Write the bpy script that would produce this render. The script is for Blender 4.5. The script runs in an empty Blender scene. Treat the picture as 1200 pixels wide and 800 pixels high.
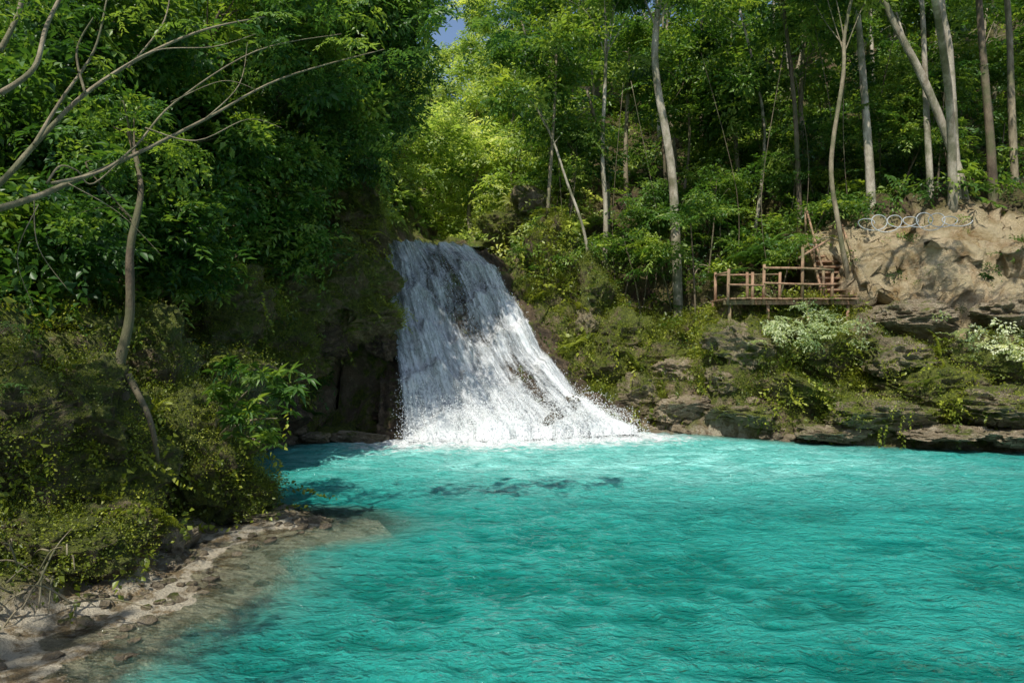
import bpy, math, numpy as np
from mathutils import Vector
rng=np.random.default_rng(7)
scene=bpy.context.scene
scene.view_settings.view_transform='Standard'; scene.view_settings.look='None'; scene.view_settings.exposure=0
CAMH=3.0
def S(px,py,d):
    return np.array([(px-600)/800*d, d, CAMH+(400-py)/800*d])
# ---------------- noise ----------------
def _h(ix,iy,iz,seed):
    n=(ix*374761393+iy*668265263+iz*2147483647%1000003*974711+seed*1274126177)&0xFFFFFFFF
    n=((n^(n>>13))*1274126177)&0xFFFFFFFF
    n=((n^(n>>16))*2246822519)&0xFFFFFFFF
    return ((n^(n>>15))&0xFFFFFF)/float(0xFFFFFF)
def vnoise(p,seed=0):
    i=np.floor(p).astype(np.int64); f=p-i; f=f*f*f*(f*(f*6-15)+10)
    x,y,z=i[:,0],i[:,1],i[:,2]; r=0
    for dx in (0,1):
        wx=f[:,0] if dx else 1-f[:,0]
        for dy in (0,1):
            wy=f[:,1] if dy else 1-f[:,1]
            for dz in (0,1):
                wz=f[:,2] if dz else 1-f[:,2]
                r=r+wx*wy*wz*_h(x+dx,y+dy,z+dz,seed)
    return r*2-1
def fbm(p,oct=4,seed=0,ridge=False):
    a=1;s=0;t=0;p=np.array(p,float)
    for o in range(oct):
        n=vnoise(p+o*17.3,seed+o)
        if ridge: n=1-2*np.abs(n)
        s=s+a*n;t+=a;a*=.5;p=p*2.03
    return s/t
def ss(a,b,x):
    t=np.clip((x-a)/(b-a),0,1); return t*t*(3-2*t)
# ---------------- mesh helpers ----------------
def make_mesh(name,V,F,mats=(),smooth=True,attrs=None,uv=None):
    V=np.asarray(V,np.float32)
    me=bpy.data.meshes.new(name)
    if isinstance(F,np.ndarray):
        k=F.shape[1]; nf=len(F)
        me.vertices.add(len(V)); me.vertices.foreach_set('co',V.ravel())
        me.loops.add(nf*k); me.loops.foreach_set('vertex_index',F.astype(np.int32).ravel())
        me.polygons.add(nf); me.polygons.foreach_set('loop_start',np.arange(0,nf*k,k,dtype=np.int32))
        me.polygons.foreach_set('loop_total',np.full(nf,k,np.int32))
    else:
        me.from_pydata(V.tolist(),[],F)
    me.update(calc_edges=True)
    for m in mats: me.materials.append(m)
    if smooth: me.polygons.foreach_set('use_smooth',np.ones(len(me.polygons),bool))
    if attrs:
        for k_,v in attrs.items():
            a=me.attributes.new(k_,'FLOAT','POINT'); a.data.foreach_set('value',np.asarray(v,np.float32))
    if uv is not None:
        l=me.uv_layers.new(name='UVMap'); li=np.zeros(len(me.loops),np.int32); me.loops.foreach_get('vertex_index',li)
        l.data.foreach_set('uv',np.asarray(uv,np.float32)[li].ravel())
    me.validate()
    return me
def obj(name,me,parent=None,coll=None):
    o=bpy.data.objects.new(name,me); (coll or scene.collection).objects.link(o)
    if parent: o.parent=parent
    return o
def empty(name): return obj(name,None)
class Acc:
    def __init__(s): s.V=[];s.F=[];s.n=0
    def add(s,v,f):
        s.V.append(np.asarray(v,float)); s.F+= [tuple(int(i)+s.n for i in q) for q in f]; s.n+=len(v)
    def tube(s,pts,r,seg=8,sub=5,rough=0):
        P=np.array(pts,float); n=len(P); r=np.array(r,float) if np.ndim(r) else np.full(n,r)
        if n>2 and sub>1:
            Q=[];R=[]
            for i in range(n-1):
                p0=P[max(i-1,0)];p1=P[i];p2=P[i+1];p3=P[min(i+2,n-1)]
                for t in np.linspace(0,1,sub,endpoint=False):
                    Q.append(.5*((2*p1)+(-p0+p2)*t+(2*p0-5*p1+4*p2-p3)*t*t+(-p0+3*p1-3*p2+p3)*t**3)); R.append(r[i]*(1-t)+r[i+1]*t)
            Q.append(P[-1]);R.append(r[-1]); P=np.array(Q);r=np.array(R);n=len(P)
        T=np.gradient(P,axis=0); T/=np.linalg.norm(T,axis=1)[:,None]+1e-9
        up=np.array([0.31,0.93,.17]); 
        A=np.cross(T,up);A/=np.linalg.norm(A,axis=1)[:,None]+1e-9;B=np.cross(T,A)
        th=np.linspace(0,2*np.pi,seg,endpoint=False)
        rr=r[:,None]*(1+rough*rng.uniform(-1,1,(n,seg)))
        V=P[:,None,:]+rr[...,None]*(np.cos(th)[None,:,None]*A[:,None,:]+np.sin(th)[None,:,None]*B[:,None,:])
        f=[]
        for i in range(n-1):
            for j in range(seg):
                k=(j+1)%seg; f.append((i*seg+j,i*seg+k,(i+1)*seg+k,(i+1)*seg+j))
        f.append(tuple(range((n-1)*seg,n*seg))); f.append(tuple(range(seg-1,-1,-1)))
        s.add(V.reshape(-1,3),f)
    def box(s,c,size,rz=0):
        x,y,z=np.array(size)/2
        v=np.array([[a*x,b*y,e*z] for e in(-1,1) for b in(-1,1) for a in(-1,1)])
        c_,s_=math.cos(rz),math.sin(rz); v=v@np.array([[c_,-s_,0],[s_,c_,0],[0,0,1]]).T
        s.add(v+np.array(c),[(0,2,3,1),(4,5,7,6),(0,1,5,4),(2,6,7,3),(0,4,6,2),(1,3,7,5)])
    def mesh(s,name,mats,smooth=True):
        return make_mesh(name,np.concatenate(s.V),s.F,mats,smooth)
# ---------------- materials ----------------
class NT:
    def __init__(s,name):
        s.m=bpy.data.materials.new(name); s.m.use_nodes=True; s.t=s.m.node_tree; s.t.nodes.clear()
        s.out=s.n('ShaderNodeOutputMaterial')
    def n(s,t,**k):
        x=s.t.nodes.new(t)
        for a,b in k.items(): setattr(x,a,b)
        return x
    def l(s,a,b): s.t.links.new(a,b)
    def noise(s,scale,detail=5,vec=None,rough=.6,dist=0):
        x=s.n('ShaderNodeTexNoise'); x.inputs['Scale'].default_value=scale;x.inputs['Detail'].default_value=detail;x.inputs['Roughness'].default_value=rough;x.inputs['Distortion'].default_value=dist
        if vec is not None: s.l(vec,x.inputs['Vector'])
        return x.outputs['Fac']
    def ramp(s,fac,st,interp='LINEAR'):
        r=s.n('ShaderNodeValToRGB'); e=r.color_ramp; e.interpolation=interp
        while len(e.elements)<len(st): e.elements.new(.5)
        for i,(p,c) in enumerate(st):
            e.elements[i].position=p; e.elements[i].color=(tuple(c) if np.ndim(c) else (c,c,c))+(1,)
        s.l(fac,r.inputs[0]); return r.outputs[0]
    def mix(s,f,a,b,bt='MIX'):
        m=s.n('ShaderNodeMix',data_type='RGBA',blend_type=bt)
        for sock,v in ((m.inputs[0],f),(m.inputs[6],a),(m.inputs[7],b)):
            if hasattr(v,'is_linked'): s.l(v,sock)
            else: sock.default_value=v if not isinstance(v,tuple) else v+(1,)
        return m.outputs[2]
    def math(s,op,a,b=0,clamp=False):
        m=s.n('ShaderNodeMath',operation=op,use_clamp=clamp)
        for i,v in enumerate((a,b)):
            if hasattr(v,'is_linked'): s.l(v,m.inputs[i])
            else: m.inputs[i].default_value=v
        return m.outputs[0]
    def attr(s,name): return s.n('ShaderNodeAttribute',attribute_name=name).outputs['Fac']
    def bump(s,h,st,dist=.1):
        b=s.n('ShaderNodeBump'); b.inputs['Strength'].default_value=st;b.inputs['Distance'].default_value=dist; s.l(h,b.inputs['Height']); return b.outputs[0]
    def pos(s): return s.n('ShaderNodeNewGeometry').outputs['Position']
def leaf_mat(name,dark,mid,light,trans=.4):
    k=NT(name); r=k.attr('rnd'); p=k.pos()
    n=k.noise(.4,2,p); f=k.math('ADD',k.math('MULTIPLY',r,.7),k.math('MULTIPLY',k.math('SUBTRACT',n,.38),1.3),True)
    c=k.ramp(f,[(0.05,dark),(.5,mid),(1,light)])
    b=k.n('ShaderNodeBsdfPrincipled'); k.l(c,b.inputs['Base Color']); b.inputs['Roughness'].default_value=.4; b.inputs['Specular IOR Level'].default_value=.4
    t=k.n('ShaderNodeBsdfTranslucent'); k.l(k.mix(1.0,c,(1.8,1.75,.7),'MULTIPLY'),t.inputs[0])
    m=k.n('ShaderNodeMixShader'); m.inputs[0].default_value=trans; k.l(b.outputs[0],m.inputs[1]);k.l(t.outputs[0],m.inputs[2]); k.l(m.outputs[0],k.out.inputs[0])
    return k.m
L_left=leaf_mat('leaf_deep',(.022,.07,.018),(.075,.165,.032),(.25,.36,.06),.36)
L_right=leaf_mat('leaf_mid',(.022,.07,.016),(.09,.185,.035),(.32,.42,.08),.36)
L_val=leaf_mat('leaf_sunlit_tint',(.12,.21,.055),(.3,.41,.12),(.6,.65,.3),.5)  # valley leaves: sunlight mixed into lighter, yellower colours
L_moss=leaf_mat('moss_leaf',(.05,.085,.013),(.17,.215,.024),(.4,.43,.05),.3)
L_pale=leaf_mat('leaf_pale',(.2,.28,.13),(.46,.54,.32),(.74,.76,.56),.35)
def rock_mat(name,cA,cB,cC,moss=.5,use_attr=False):
    k=NT(name); p=k.pos()
    n1=k.noise(.9,6,p,.65); n2=k.noise(4.5,6,p,.7)
    c=k.mix(k.ramp(n1,[(.35,0.),(.65,1.)]),cA,cB); c=k.mix(k.ramp(n2,[(.5,0.),(.72,1.)]),c,cC)
    if use_attr:
        oc=k.mix(k.ramp(k.noise(1.1,9,p,.75),[(.36,0.),(.54,1.)]),(.42,.25,.1),(.84,.68,.42))
        c=k.mix(k.attr('ochre'),c,oc)
        litter=k.mix(k.ramp(k.noise(11,6,p,.7),[(.35,0.),(.68,1.)]),(.045,.028,.014),(.22,.135,.07))
        c=k.mix(k.attr('litter'),c,litter)
        sand=k.mix(k.ramp(k.noise(2.1,9,p,.8),[(.44,0.),(.53,1.)]),(.36,.26,.13),(.88,.78,.58))
        c=k.mix(k.attr('sand'),c,sand)
    g=k.n('ShaderNodeNewGeometry'); sx=k.n('ShaderNodeSeparateXYZ'); k.l(g.outputs['Normal'],sx.inputs[0])
    mn=k.noise(1.3,7,p,.7)
    mf=k.math('ADD',k.math('MULTIPLY',sx.outputs[2],.35),k.math('MULTIPLY',k.math('SUBTRACT',mn,.5),2.6)); mf=k.math('ADD',mf,moss-.45)
    mf=k.ramp(mf,[(.1,0.),(.36,1.)])
    if use_attr: mf=k.math('MULTIPLY',mf,k.attr('mossw'))
    mc=k.mix(k.ramp(k.noise(9,7,p,.8),[(.36,0.),(.64,1.)]),(.035,.055,.008),(.27,.31,.03))
    c=k.mix(mf,c,mc)
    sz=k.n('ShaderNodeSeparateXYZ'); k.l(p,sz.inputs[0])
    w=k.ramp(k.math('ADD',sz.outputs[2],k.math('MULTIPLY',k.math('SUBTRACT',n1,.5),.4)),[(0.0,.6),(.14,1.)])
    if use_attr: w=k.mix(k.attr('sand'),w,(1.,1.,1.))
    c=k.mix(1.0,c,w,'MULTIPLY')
    b=k.n('ShaderNodeBsdfPrincipled'); k.l(c,b.inputs['Base Color']); b.inputs['Roughness'].default_value=.75
    h=k.math('ADD',k.noise(3,10,p,.78),k.math('MULTIPLY',k.noise(24,4,p,.7),.3))
    vo=k.n('ShaderNodeTexVoronoi',feature='DISTANCE_TO_EDGE'); vo.inputs['Scale'].default_value=1.5; 
    mp=k.n('ShaderNodeVectorMath',operation='ADD'); k.l(p,mp.inputs[0]); cn=k.n('ShaderNodeTexNoise'); cn.inputs['Scale'].default_value=2.2; cn.inputs['Detail'].default_value=5; k.l(p,cn.inputs['Vector']); k.l(cn.outputs['Color'],mp.inputs[1]); k.l(mp.outputs[0],vo.inputs['Vector'])
    h=k.math('ADD',h,k.math('MULTIPLY',k.ramp(vo.outputs['Distance'],[(0,0.),(.06,1.)]),.1 if use_attr else .2))
    k.l(k.bump(h,1.0,.33),b.inputs['Normal']); k.l(b.outputs[0],k.out.inputs[0]); return k.m
M_ter=rock_mat('terrain_soil_rock',(.12,.085,.045),(.3,.22,.13),(.44,.35,.22),.6,True)
M_rock=rock_mat('limestone_mossy',(.24,.19,.11),(.48,.39,.24),(.64,.55,.38),.55)
M_rockB=rock_mat('limestone_bare',(.3,.23,.14),(.58,.47,.3),(.74,.64,.46),.24)
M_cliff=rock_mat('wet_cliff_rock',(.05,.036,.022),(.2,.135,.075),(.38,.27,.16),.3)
M_moss=rock_mat('moss_rock',(.12,.095,.045),(.27,.21,.1),(.46,.38,.22),.72)
def bark(name,a,b,sc=3):
    k=NT(name);p=k.pos(); mp=k.n('ShaderNodeMapping'); mp.inputs['Scale'].default_value=(1,1,.35); k.l(p,mp.inputs[0])
    c=k.mix(k.ramp(k.noise(sc,6,mp.outputs[0],.7),[(.35,0.),(.65,1.)]),a,b)
    c=k.mix(k.ramp(k.noise(1.1,4,p),[(.46,0.),(.62,.8)]),c,(.1,.11,.045))
    s=k.n('ShaderNodeBsdfPrincipled');k.l(c,s.inputs['Base Color']);s.inputs['Roughness'].default_value=.8
    k.l(k.bump(k.noise(22,5,mp.outputs[0],.7),.7,.04),s.inputs['Normal']);k.l(s.outputs[0],k.out.inputs[0]);return k.m
B_pale=bark('bark_pale',(.2,.165,.11),(.58,.52,.41)); B_dark=bark('bark_brown',(.07,.05,.03),(.22,.17,.11)); B_tan=bark('bark_tan',(.15,.12,.07),(.38,.32,.21),6)
W_wood=bark('weathered_wood',(.2,.11,.06),(.46,.29,.18),9)

# ---------------- terrain ----------------
POOL=np.array([(-4.7,5.2),(-4.9,7.0),(-4.35,8.3),(-4.6,10.0),(-4.0,11.2),(-4.7,12.6),(-6.4,14.5),(-6.9,16.5),(-7.0,19.5),(-5.6,20.8),(-3.6,21.0),
 (-1,22),(2.5,23),(4.2,23.1),(6.2,22.0),(8,20.8),(9.9,19.9),(13.8,18.7),(18,17.2),(23,13),(24,4),(18,-5),(6,-7),(-3,-5),(-6,-1),(-5.6,3)],float)
def sdf(X,Y):
    P=np.stack([X,Y],1); d=np.full(len(P),1e9); ins=np.zeros(len(P),bool); n=len(POOL)
    for i in range(n):
        a=POOL[i];b=POOL[(i+1)%n]; ab=b-a; t=np.clip(((P-a)@ab)/(ab@ab),0,1)
        d=np.minimum(d,np.linalg.norm(P-a-t[:,None]*ab,axis=1))
        c=((a[1]>P[:,1])!=(b[1]>P[:,1]))&(P[:,0]<(b[0]-a[0])*(P[:,1]-a[1])/(b[1]-a[1]+1e-12)+a[0]); ins^=c
    return np.where(ins,-d,d)
def prof(s,pts): a=np.array(pts); return np.interp(s,a[:,0],a[:,1])
FL=np.array([S(447,289,26.2),S(450,318,25.6),S(453,355,24.6),S(462,405,23.3),S(470,460,21.9),S(474,522,20.4)])
FR=np.array([S(545,291,26.4),S(583,318,25.9),S(608,355,25.2),S(634,405,24.2),S(682,462,23.2),S(755,510,22.0)])
def xl(Y): return np.interp(Y,FL[::-1,1],FL[::-1,0])
def xr(Y): return np.interp(Y,FR[::-1,1],FR[::-1,0])
def H(X,Y):
    X=np.asarray(X,float);Y=np.asarray(Y,float)
    s=sdf(X,Y); 
    s=s+np.where(Y<14,1,0)*.35*fbm(np.stack([X*1.1,Y*1.1,X*0],1),3,91)*np.exp(-(s/1.5)**2)
    so=np.maximum(s,0)
    zl=prof(so,[(0,0),(.5,.08),(.9,.35),(1.5,1.1),(3,3.0),(5,6.0),(8,9.5),(15,15),(40,28),(90,36)])
    zlc=prof(so,[(0,0),(.4,1.0),(1.0,3.6),(1.8,5.6),(4,8.0),(9,12),(15,16),(40,28),(90,36)])
    zcv=prof(so,[(0,0),(1.5,.3),(2.0,3.2),(2.6,5.6),(4,8.0),(9,12),(15,16),(40,28),(90,36)])
    wc=ss(-6.9,-6.1,X); zlc=zlc*(1-wc)+zcv*wc
    wl=ss(17.5,20.5,Y)*ss(-10,-6.5,X); zl=zl*(1-wl)+zlc*wl
    zr=prof(so,[(0,0),(.4,.45),(1.3,1.4),(2.4,2.3),(3.6,3.8),(6,5.4),(12,9.8),(30,23),(60,34),(90,36)])
    zo=prof(so,[(0,0),(.5,.6),(1.5,1.5),(2.3,3.0),(3.6,6.1),(5.5,7.0),(12,10.5),(30,23),(60,34),(90,36)])
    wo=ss(10.6,12,X); zr=zr*(1-wo)+zo*wo
    wp=np.exp(-(((X-9.0)/2.4)**4+((Y-23.2)/1.5)**4)); zr=zr*(1-wp)+4.05*wp
    zr=zr+3.3*np.exp(-(((X-1.3)/1.6)**2+((Y-27.3)/2.0)**2))
    wr=ss(-4.2,-1.5,X) 
    z=zl*(1-wr)+zr*wr
    wb=ss(3,-3,Y)*ss(-7,-3,X); z=z*(1-wb)+prof(so,[(0,0),(2,1),(10,3),(60,8)])*wb
    xc=-3.2+np.sin((Y-26)*.16)*1.2
    ch=6.35+.09*(Y-26)+np.maximum(0,np.abs(X-xc)-1.7)*1.5+ .03*np.maximum(Y-34,0)**1.45
    z=np.where(Y>25.9,np.minimum(z,ch),z)
    inside=(Y>20)&(Y<=26.4); ex=np.maximum(xl(Y)-X,X-xr(Y)); yb=np.interp(X,[-3.4,4.2],[20.3,22.0]); v=np.clip((26.3-Y)/(26.3-yb),0,1.2)
    rz=6.55*(1-v)-1.25+np.maximum(ex-.25,0)*3.5
    z=np.where(inside&(s>-1),np.where(ex<2.2,rz*(ex<0)+np.minimum(z,rz)*(ex>=0),z),z)
    # rocky shelf under shallow water along the near-left shore
    wn=.4*fbm(np.stack([X*.8,Y*.8,X*0+9],1),4,97)
    edge=-s-(1.25+wn*1.6+.5*np.exp(-((Y-10.6)/1.2)**2)); edge=np.where((Y<12.6)&(Y>0)&(X<1),edge,-s+.0)
    wy_=ss(13.2,12.0,Y)*ss(1.0,-1.0,X)
    shelf=np.clip(-s,0,9)*.055+np.clip(edge,0,5)*.75
    steep=np.clip(-s*.87,0,2.8)
    dep=np.clip(steep*(1-wy_)+shelf*wy_,0,2.8); z=np.where(s<0,np.where(inside&(ex<0),np.minimum(z,-dep),-dep),z)
    z=np.where(s<0,z+.045*wy_*ss(-1.4,-.1,s),z)
    return z,s
def axis(lo,a,b,hi,st,nc):
    c=np.linspace(0,1,nc+1)[1:]**2.2
    return np.concatenate([(a-(a-lo)*c)[::-1],np.arange(a,b,st),b+(hi-b)*c])
ax=axis(-170,-17,24,170,.13,26); ay=axis(-120,-6,40,180,.13,26)
GX,GY=np.meshgrid(ax,ay); X=GX.ravel();Y=GY.ravel()
Z,Sd=H(X,Y)
P=np.stack([X,Y,Z],1)
amp=np.clip(Sd/1.5,0,1)*np.clip(1.0-(Sd-30)/60,.3,1)
inF=((X>xl(Y)-.3)&(X<xr(Y)+.3)&(Y>20)&(Y<26.6))
amp=np.where(inF,.12,amp)
N1=fbm(P*.45,4,1); N2=fbm(P*np.array([1.3,1.3,1.9]),5,5,True); 
Zn=Z+amp*(N1*1.1+N2*.45)
Zn=np.where(Sd<0,Z+fbm(P*1.5,5,9)*.10*np.clip(-Sd*1.2+.3,0,1)*(~inF),Zn)
Dx=fbm(P*.8+31,5,11)*amp*1.15; Dy=fbm(P*.8+77,5,13)*amp*1.15
band=amp*ss(.5,1.2,Sd)*ss(7,5,Sd); Dy+=band*fbm(P*np.array([.7,.7,2.4]),5,17,True)*.4
TV=np.stack([X+Dx,Y+Dy,Zn],1)
nx,ny=len(ax),len(ay)
ii=(np.arange(ny-1)[:,None]*nx+np.arange(nx-1)[None,:]).ravel()
TF=np.stack([ii,ii+1,ii+nx+1,ii+nx],1)
ochre=ss(10,11.8,X+N1*1.5)*ss(.8,2.2,Sd)*ss(7.0,5.2,Sd)
ochre=np.maximum(ochre,ss(.5,1.0,Sd)*ss(4,2,Sd)*ss(4.5,6,X)*ss(9,7.5,X)*ss(-.25,.3,N1)*.8)
litter=ss(2.5,4.5,Sd)*ss(0,2,X)*(1-ochre)
sand=np.exp(-(((X+3.6)/2.0)**2+((Y-9.5)/3.0)**2))+np.exp(-(((X+4.5)/1.6)**2+((Y-6)/2.5)**2)); sand=np.clip(sand*1.6,0,1)*ss(1.0,.5,Sd)
sand=np.maximum(sand,ss(.3,-.2,Sd)*(~inF))
mossw=(1-sand)*(1-.8*ochre)*(1-.6*litter)
terrain=obj('terrain',make_mesh('terrain',TV,TF,[M_ter],True,dict(ochre=ochre,litter=litter,sand=sand,mossw=mossw)))
a,b,c,d=(TV[TF[:,i]] for i in range(4)); FC=(a+b+c+d)/4; cr=np.cross(c-a,d-b)/2; FA=np.linalg.norm(cr,axis=1); FN=cr/(FA[:,None]+1e-9); FS=Sd[TF].mean(1)
def ground(x,y):
    m=np.argmin((FC[:,0]-x)**2+(FC[:,1]-y)**2) ; return FC[m,2]
def hit(px,py,d0=18,d1=48):
    for d in np.arange(d0,d1,.4):
        q=S(px,py,d)
        if ground(q[0],q[1])>=q[2]: return d
    return None
def sample(n,mask,w=None):
    p=FA*mask
    if w is not None:p=p*w
    p=p/p.sum(); i=rng.choice(len(FC),n,p=p); return FC[i]+rng.normal(0,.05,(n,3)),FN[i]

# ---------------- foliage templates ----------------
def leaves(O,D,N,L,W,droop=.15):
    D=D/np.linalg.norm(D,axis=1)[:,None]; Sv=np.cross(D,N);Sv/=np.linalg.norm(Sv,axis=1)[:,None]+1e-9; U=np.cross(Sv,D)
    L=L[:,None];W=W[:,None]
    v=np.stack([O,O+D*L*.45+Sv*W/2+U*W*.2,O+D*L-U*L*droop,O+D*L*.45-Sv*W/2+U*W*.2],1)
    n=len(O); b_=np.arange(n)[:,None]*4
    f=np.concatenate([b_+np.array([0,1,2]),b_+np.array([0,2,3])])
    return v.reshape(-1,3),f
def unit(v): return v/(np.linalg.norm(v,axis=1)[:,None]+1e-9)
def sprig(kind,r):
    up=np.array([0,0,1.])
    if kind=='bush':
        n=58; q=unit(r.normal(size=(n,3)))*(r.uniform(.2,1,(n,1))**.5); q=q*np.array([.55,.55,.3])
        D=q*1.3+r.normal(0,.35,(n,3))+np.array([0,0,-.05]); N=up+r.normal(0,.4,(n,3)); L=r.uniform(.12,.23,n); return leaves(q,D,N,L,L*.52)
    if kind=='spray':
        O=[];D=[]
        for b in range(4):
            th=r.uniform(0,6.28);ln=r.uniform(.6,1.0)
            for t in np.linspace(.15,1,8):
                pt=np.array([math.cos(th)*ln*t,math.sin(th)*ln*t,.25*t-.45*t*t])
                for sg in(-1,1):
                    a_=th+sg*r.uniform(.6,1.1); O.append(pt+r.normal(0,.02,3)); D.append([math.cos(a_),math.sin(a_),r.uniform(-.5,.1)])
        O=np.array(O);D=np.array(D);n=len(O);L=r.uniform(.14,.25,n);return leaves(O,D,up+r.normal(0,.25,(n,3)),L,L*.4)
    if kind=='fern':
        O=[];D=[];Ls=[]
        for b in range(8):
            th=b*.8+r.uniform(-.2,.2);ln=r.uniform(.7,1.0)
            for t in np.linspace(.1,1,18):
                pt=np.array([math.cos(th)*ln*t,math.sin(th)*ln*t,.75*t-.75*t*t])
                for sg in(-1,1):
                    a_=th+sg*1.2; O.append(pt);D.append([math.cos(a_),math.sin(a_),-.2]);Ls.append(.2*(1.08-t)**.6)
        O=np.array(O);n=len(O);L=np.array(Ls);return leaves(O,np.array(D),up+r.normal(0,.1,(n,3)),L,L*.25)
    if kind=='lance':
        O=[];D=[]
        for b in range(5):
            c=r.normal(0,.28,3)*np.array([1,1,.6])+[0,0,.2]
            for j in range(9):
                th=j*.7+r.uniform(-.2,.2); O.append(c);D.append([math.cos(th),math.sin(th),r.uniform(-.5,.5)])
        O=np.array(O);n=len(O);L=r.uniform(.24,.4,n);return leaves(O,np.array(D),up+r.normal(0,.2,(n,3)),L,L*.27,.25)
    if kind=='tuft':
        n=44; q=r.normal(0,.15,(n,3))*np.array([1,1,.2]); D=q*4+r.normal(0,.5,(n,3))+[0,0,.4]; L=r.uniform(.025,.065,n); return leaves(q,D,up+r.normal(0,.5,(n,3)),L,L*.6)
    if kind=='vine':
        O=[];D=[]
        for b in range(4):
            x,y=r.normal(0,.22,2);ln=r.uniform(.6,1.4)
            for t in np.arange(0,ln,.07):
                O.append([x+.05*math.sin(t*5+b),y,-t]);th=r.uniform(0,6.28);D.append([math.cos(th),math.sin(th),-.8])
        O=np.array(O);n=len(O);L=r.uniform(.07,.15,n);return leaves(O,np.array(D),r.normal(0,.5,(n,3))+[0,-.6,.6],L,L*.65)
def templates(tag,mat,kinds):
    col=bpy.data.collections.new(tag)
    for i,kd in enumerate(kinds):
        V,F=sprig(kd,np.random.default_rng(100+i)); obj(f'{tag}_{i:02d}_{kd}',make_mesh(f'{tag}_{i:02d}',V,F,[mat],False),coll=col)
    return col
def gn_group(col):
    g=bpy.data.node_groups.new('scatter_'+col.name,'GeometryNodeTree')
    g.interface.new_socket('Geometry',in_out='INPUT',socket_type='NodeSocketGeometry'); g.interface.new_socket('Geometry',in_out='OUTPUT',socket_type='NodeSocketGeometry')
    N=g.nodes;i=N.new('NodeGroupInput');o=N.new('NodeGroupOutput');ip=N.new('GeometryNodeInstanceOnPoints');ci=N.new('GeometryNodeCollectionInfo')
    ci.inputs['Collection'].default_value=col;ci.inputs['Separate Children'].default_value=True;ci.inputs['Reset Children'].default_value=True
    def at(nm,t):
        a=N.new('GeometryNodeInputNamedAttribute');a.data_type=t;a.inputs['Name'].default_value=nm;return a.outputs['Attribute']
    l=g.links.new;l(i.outputs[0],ip.inputs['Points']);l(ci.outputs[0],ip.inputs['Instance']);ip.inputs['Pick Instance'].default_value=True
    l(at('idx','INT'),ip.inputs['Instance Index']);e=N.new('FunctionNodeEulerToRotation');l(at('rot','FLOAT_VECTOR'),e.inputs[0]);l(e.outputs[0],ip.inputs['Rotation']);l(at('scl','FLOAT'),ip.inputs['Scale'])
    rz=N.new('GeometryNodeRealizeInstances');l(ip.outputs[0],rz.inputs[0]);l(rz.outputs[0],o.inputs[0])
    return g
GN={};CNT=[0]
def scatter(name,pts,rot,scl,idx,col,parent=None):
    n=len(pts);CNT[0]+=n;me=bpy.data.meshes.new(name);me.vertices.add(n);me.vertices.foreach_set('co',np.asarray(pts,np.float32).ravel())
    a=me.attributes.new('rot','FLOAT_VECTOR','POINT');a.data.foreach_set('vector',np.asarray(rot,np.float32).ravel())
    a=me.attributes.new('scl','FLOAT','POINT');a.data.foreach_set('value',np.asarray(scl,np.float32))
    a=me.attributes.new('rnd','FLOAT','POINT');a.data.foreach_set('value',rng.uniform(0,1,n).astype(np.float32))
    a=me.attributes.new('idx','INT','POINT');a.data.foreach_set('value',np.asarray(idx,np.int32))
    o=obj(name,me,parent); m=o.modifiers.new('scatter','NODES')
    if col.name not in GN: GN[col.name]=gn_group(col)
    m.node_group=GN[col.name]; return o
def rots(n,tilt=.35): return np.stack([rng.normal(0,tilt,n),rng.normal(0,tilt,n),rng.uniform(0,6.28,n)],1)
def pick(n,w): w=np.array(w,float);return rng.choice(len(w),n,p=w/w.sum())
KD=['bush','bush','bush','spray','spray','fern','lance','tuft','vine']
C_left=templates('foliage_deep',L_left,KD);C_right=templates('foliage_mid',L_right,KD);C_val=templates('foliage_sunlit_tint',L_val,KD);C_moss=templates('foliage_moss',L_moss,KD);C_pale=templates('foliage_pale',L_pale,KD)

# ---------------- trees ----------------
def tree(name,path,r0,r1,barkm,lumps,col,dens=12,lr=1.2,w=(3,3,3,3,3,0,.3,0,0),ssc=(.8,1.5),maxb=5):
    e=empty(name); A=Acc(); path=np.array(path,float)
    n=len(path); A.tube(path,np.linspace(r0,r1,n),9,6,.06)
    b=path[0]
    for k in range(4):
        th=rng.uniform(0,6.28); A.tube([b+[0,0,r0*2.5],b+np.array([math.cos(th)*r0,math.sin(th)*r0,r0*.8]),b+np.array([math.cos(th)*r0*2,math.sin(th)*r0*2,-r0*2])],[r0*.5,r0*.45,r0*.2],6,4)
    pts=[]
    for L in lumps:
        L=np.array(L,float); t=rng.uniform(.7,1.0); i=t*(n-1);i0=min(int(i),n-2); s=path[i0]+(path[i0+1]-path[i0])*(i-i0)
        if np.linalg.norm((L-s))<maxb and L[2]>s[2]-1.5:
            m=(s+L)/2+rng.normal(0,.2,3)+[0,0,.25]; rr=max(.012,r1*.5)
            A.tube([s,m,L],[rr,rr*.6,rr*.2],5,5)
        kn=max(1,int(dens*rng.uniform(.6,1.3))); q=rng.normal(0,1,(kn,3)); q=unit(q)*(rng.uniform(0,1,(kn,1))**.45)*np.array([lr,lr,lr*.5])
        pts.append(L+q)
    obj('trunk',A.mesh('trunk',[barkm]),e)
    if pts:
        pts=np.concatenate(pts);n=len(pts); scatter('crown',pts,rots(n),rng.uniform(*ssc,n),pick(n,w),col,e)
    return e
def lumps_around(c,rad,n): 
    q=unit(rng.normal(size=(n,3)))*(rng.uniform(.15,1,(n,1))**.5)*np.array(rad); return np.array(c)+q
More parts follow.
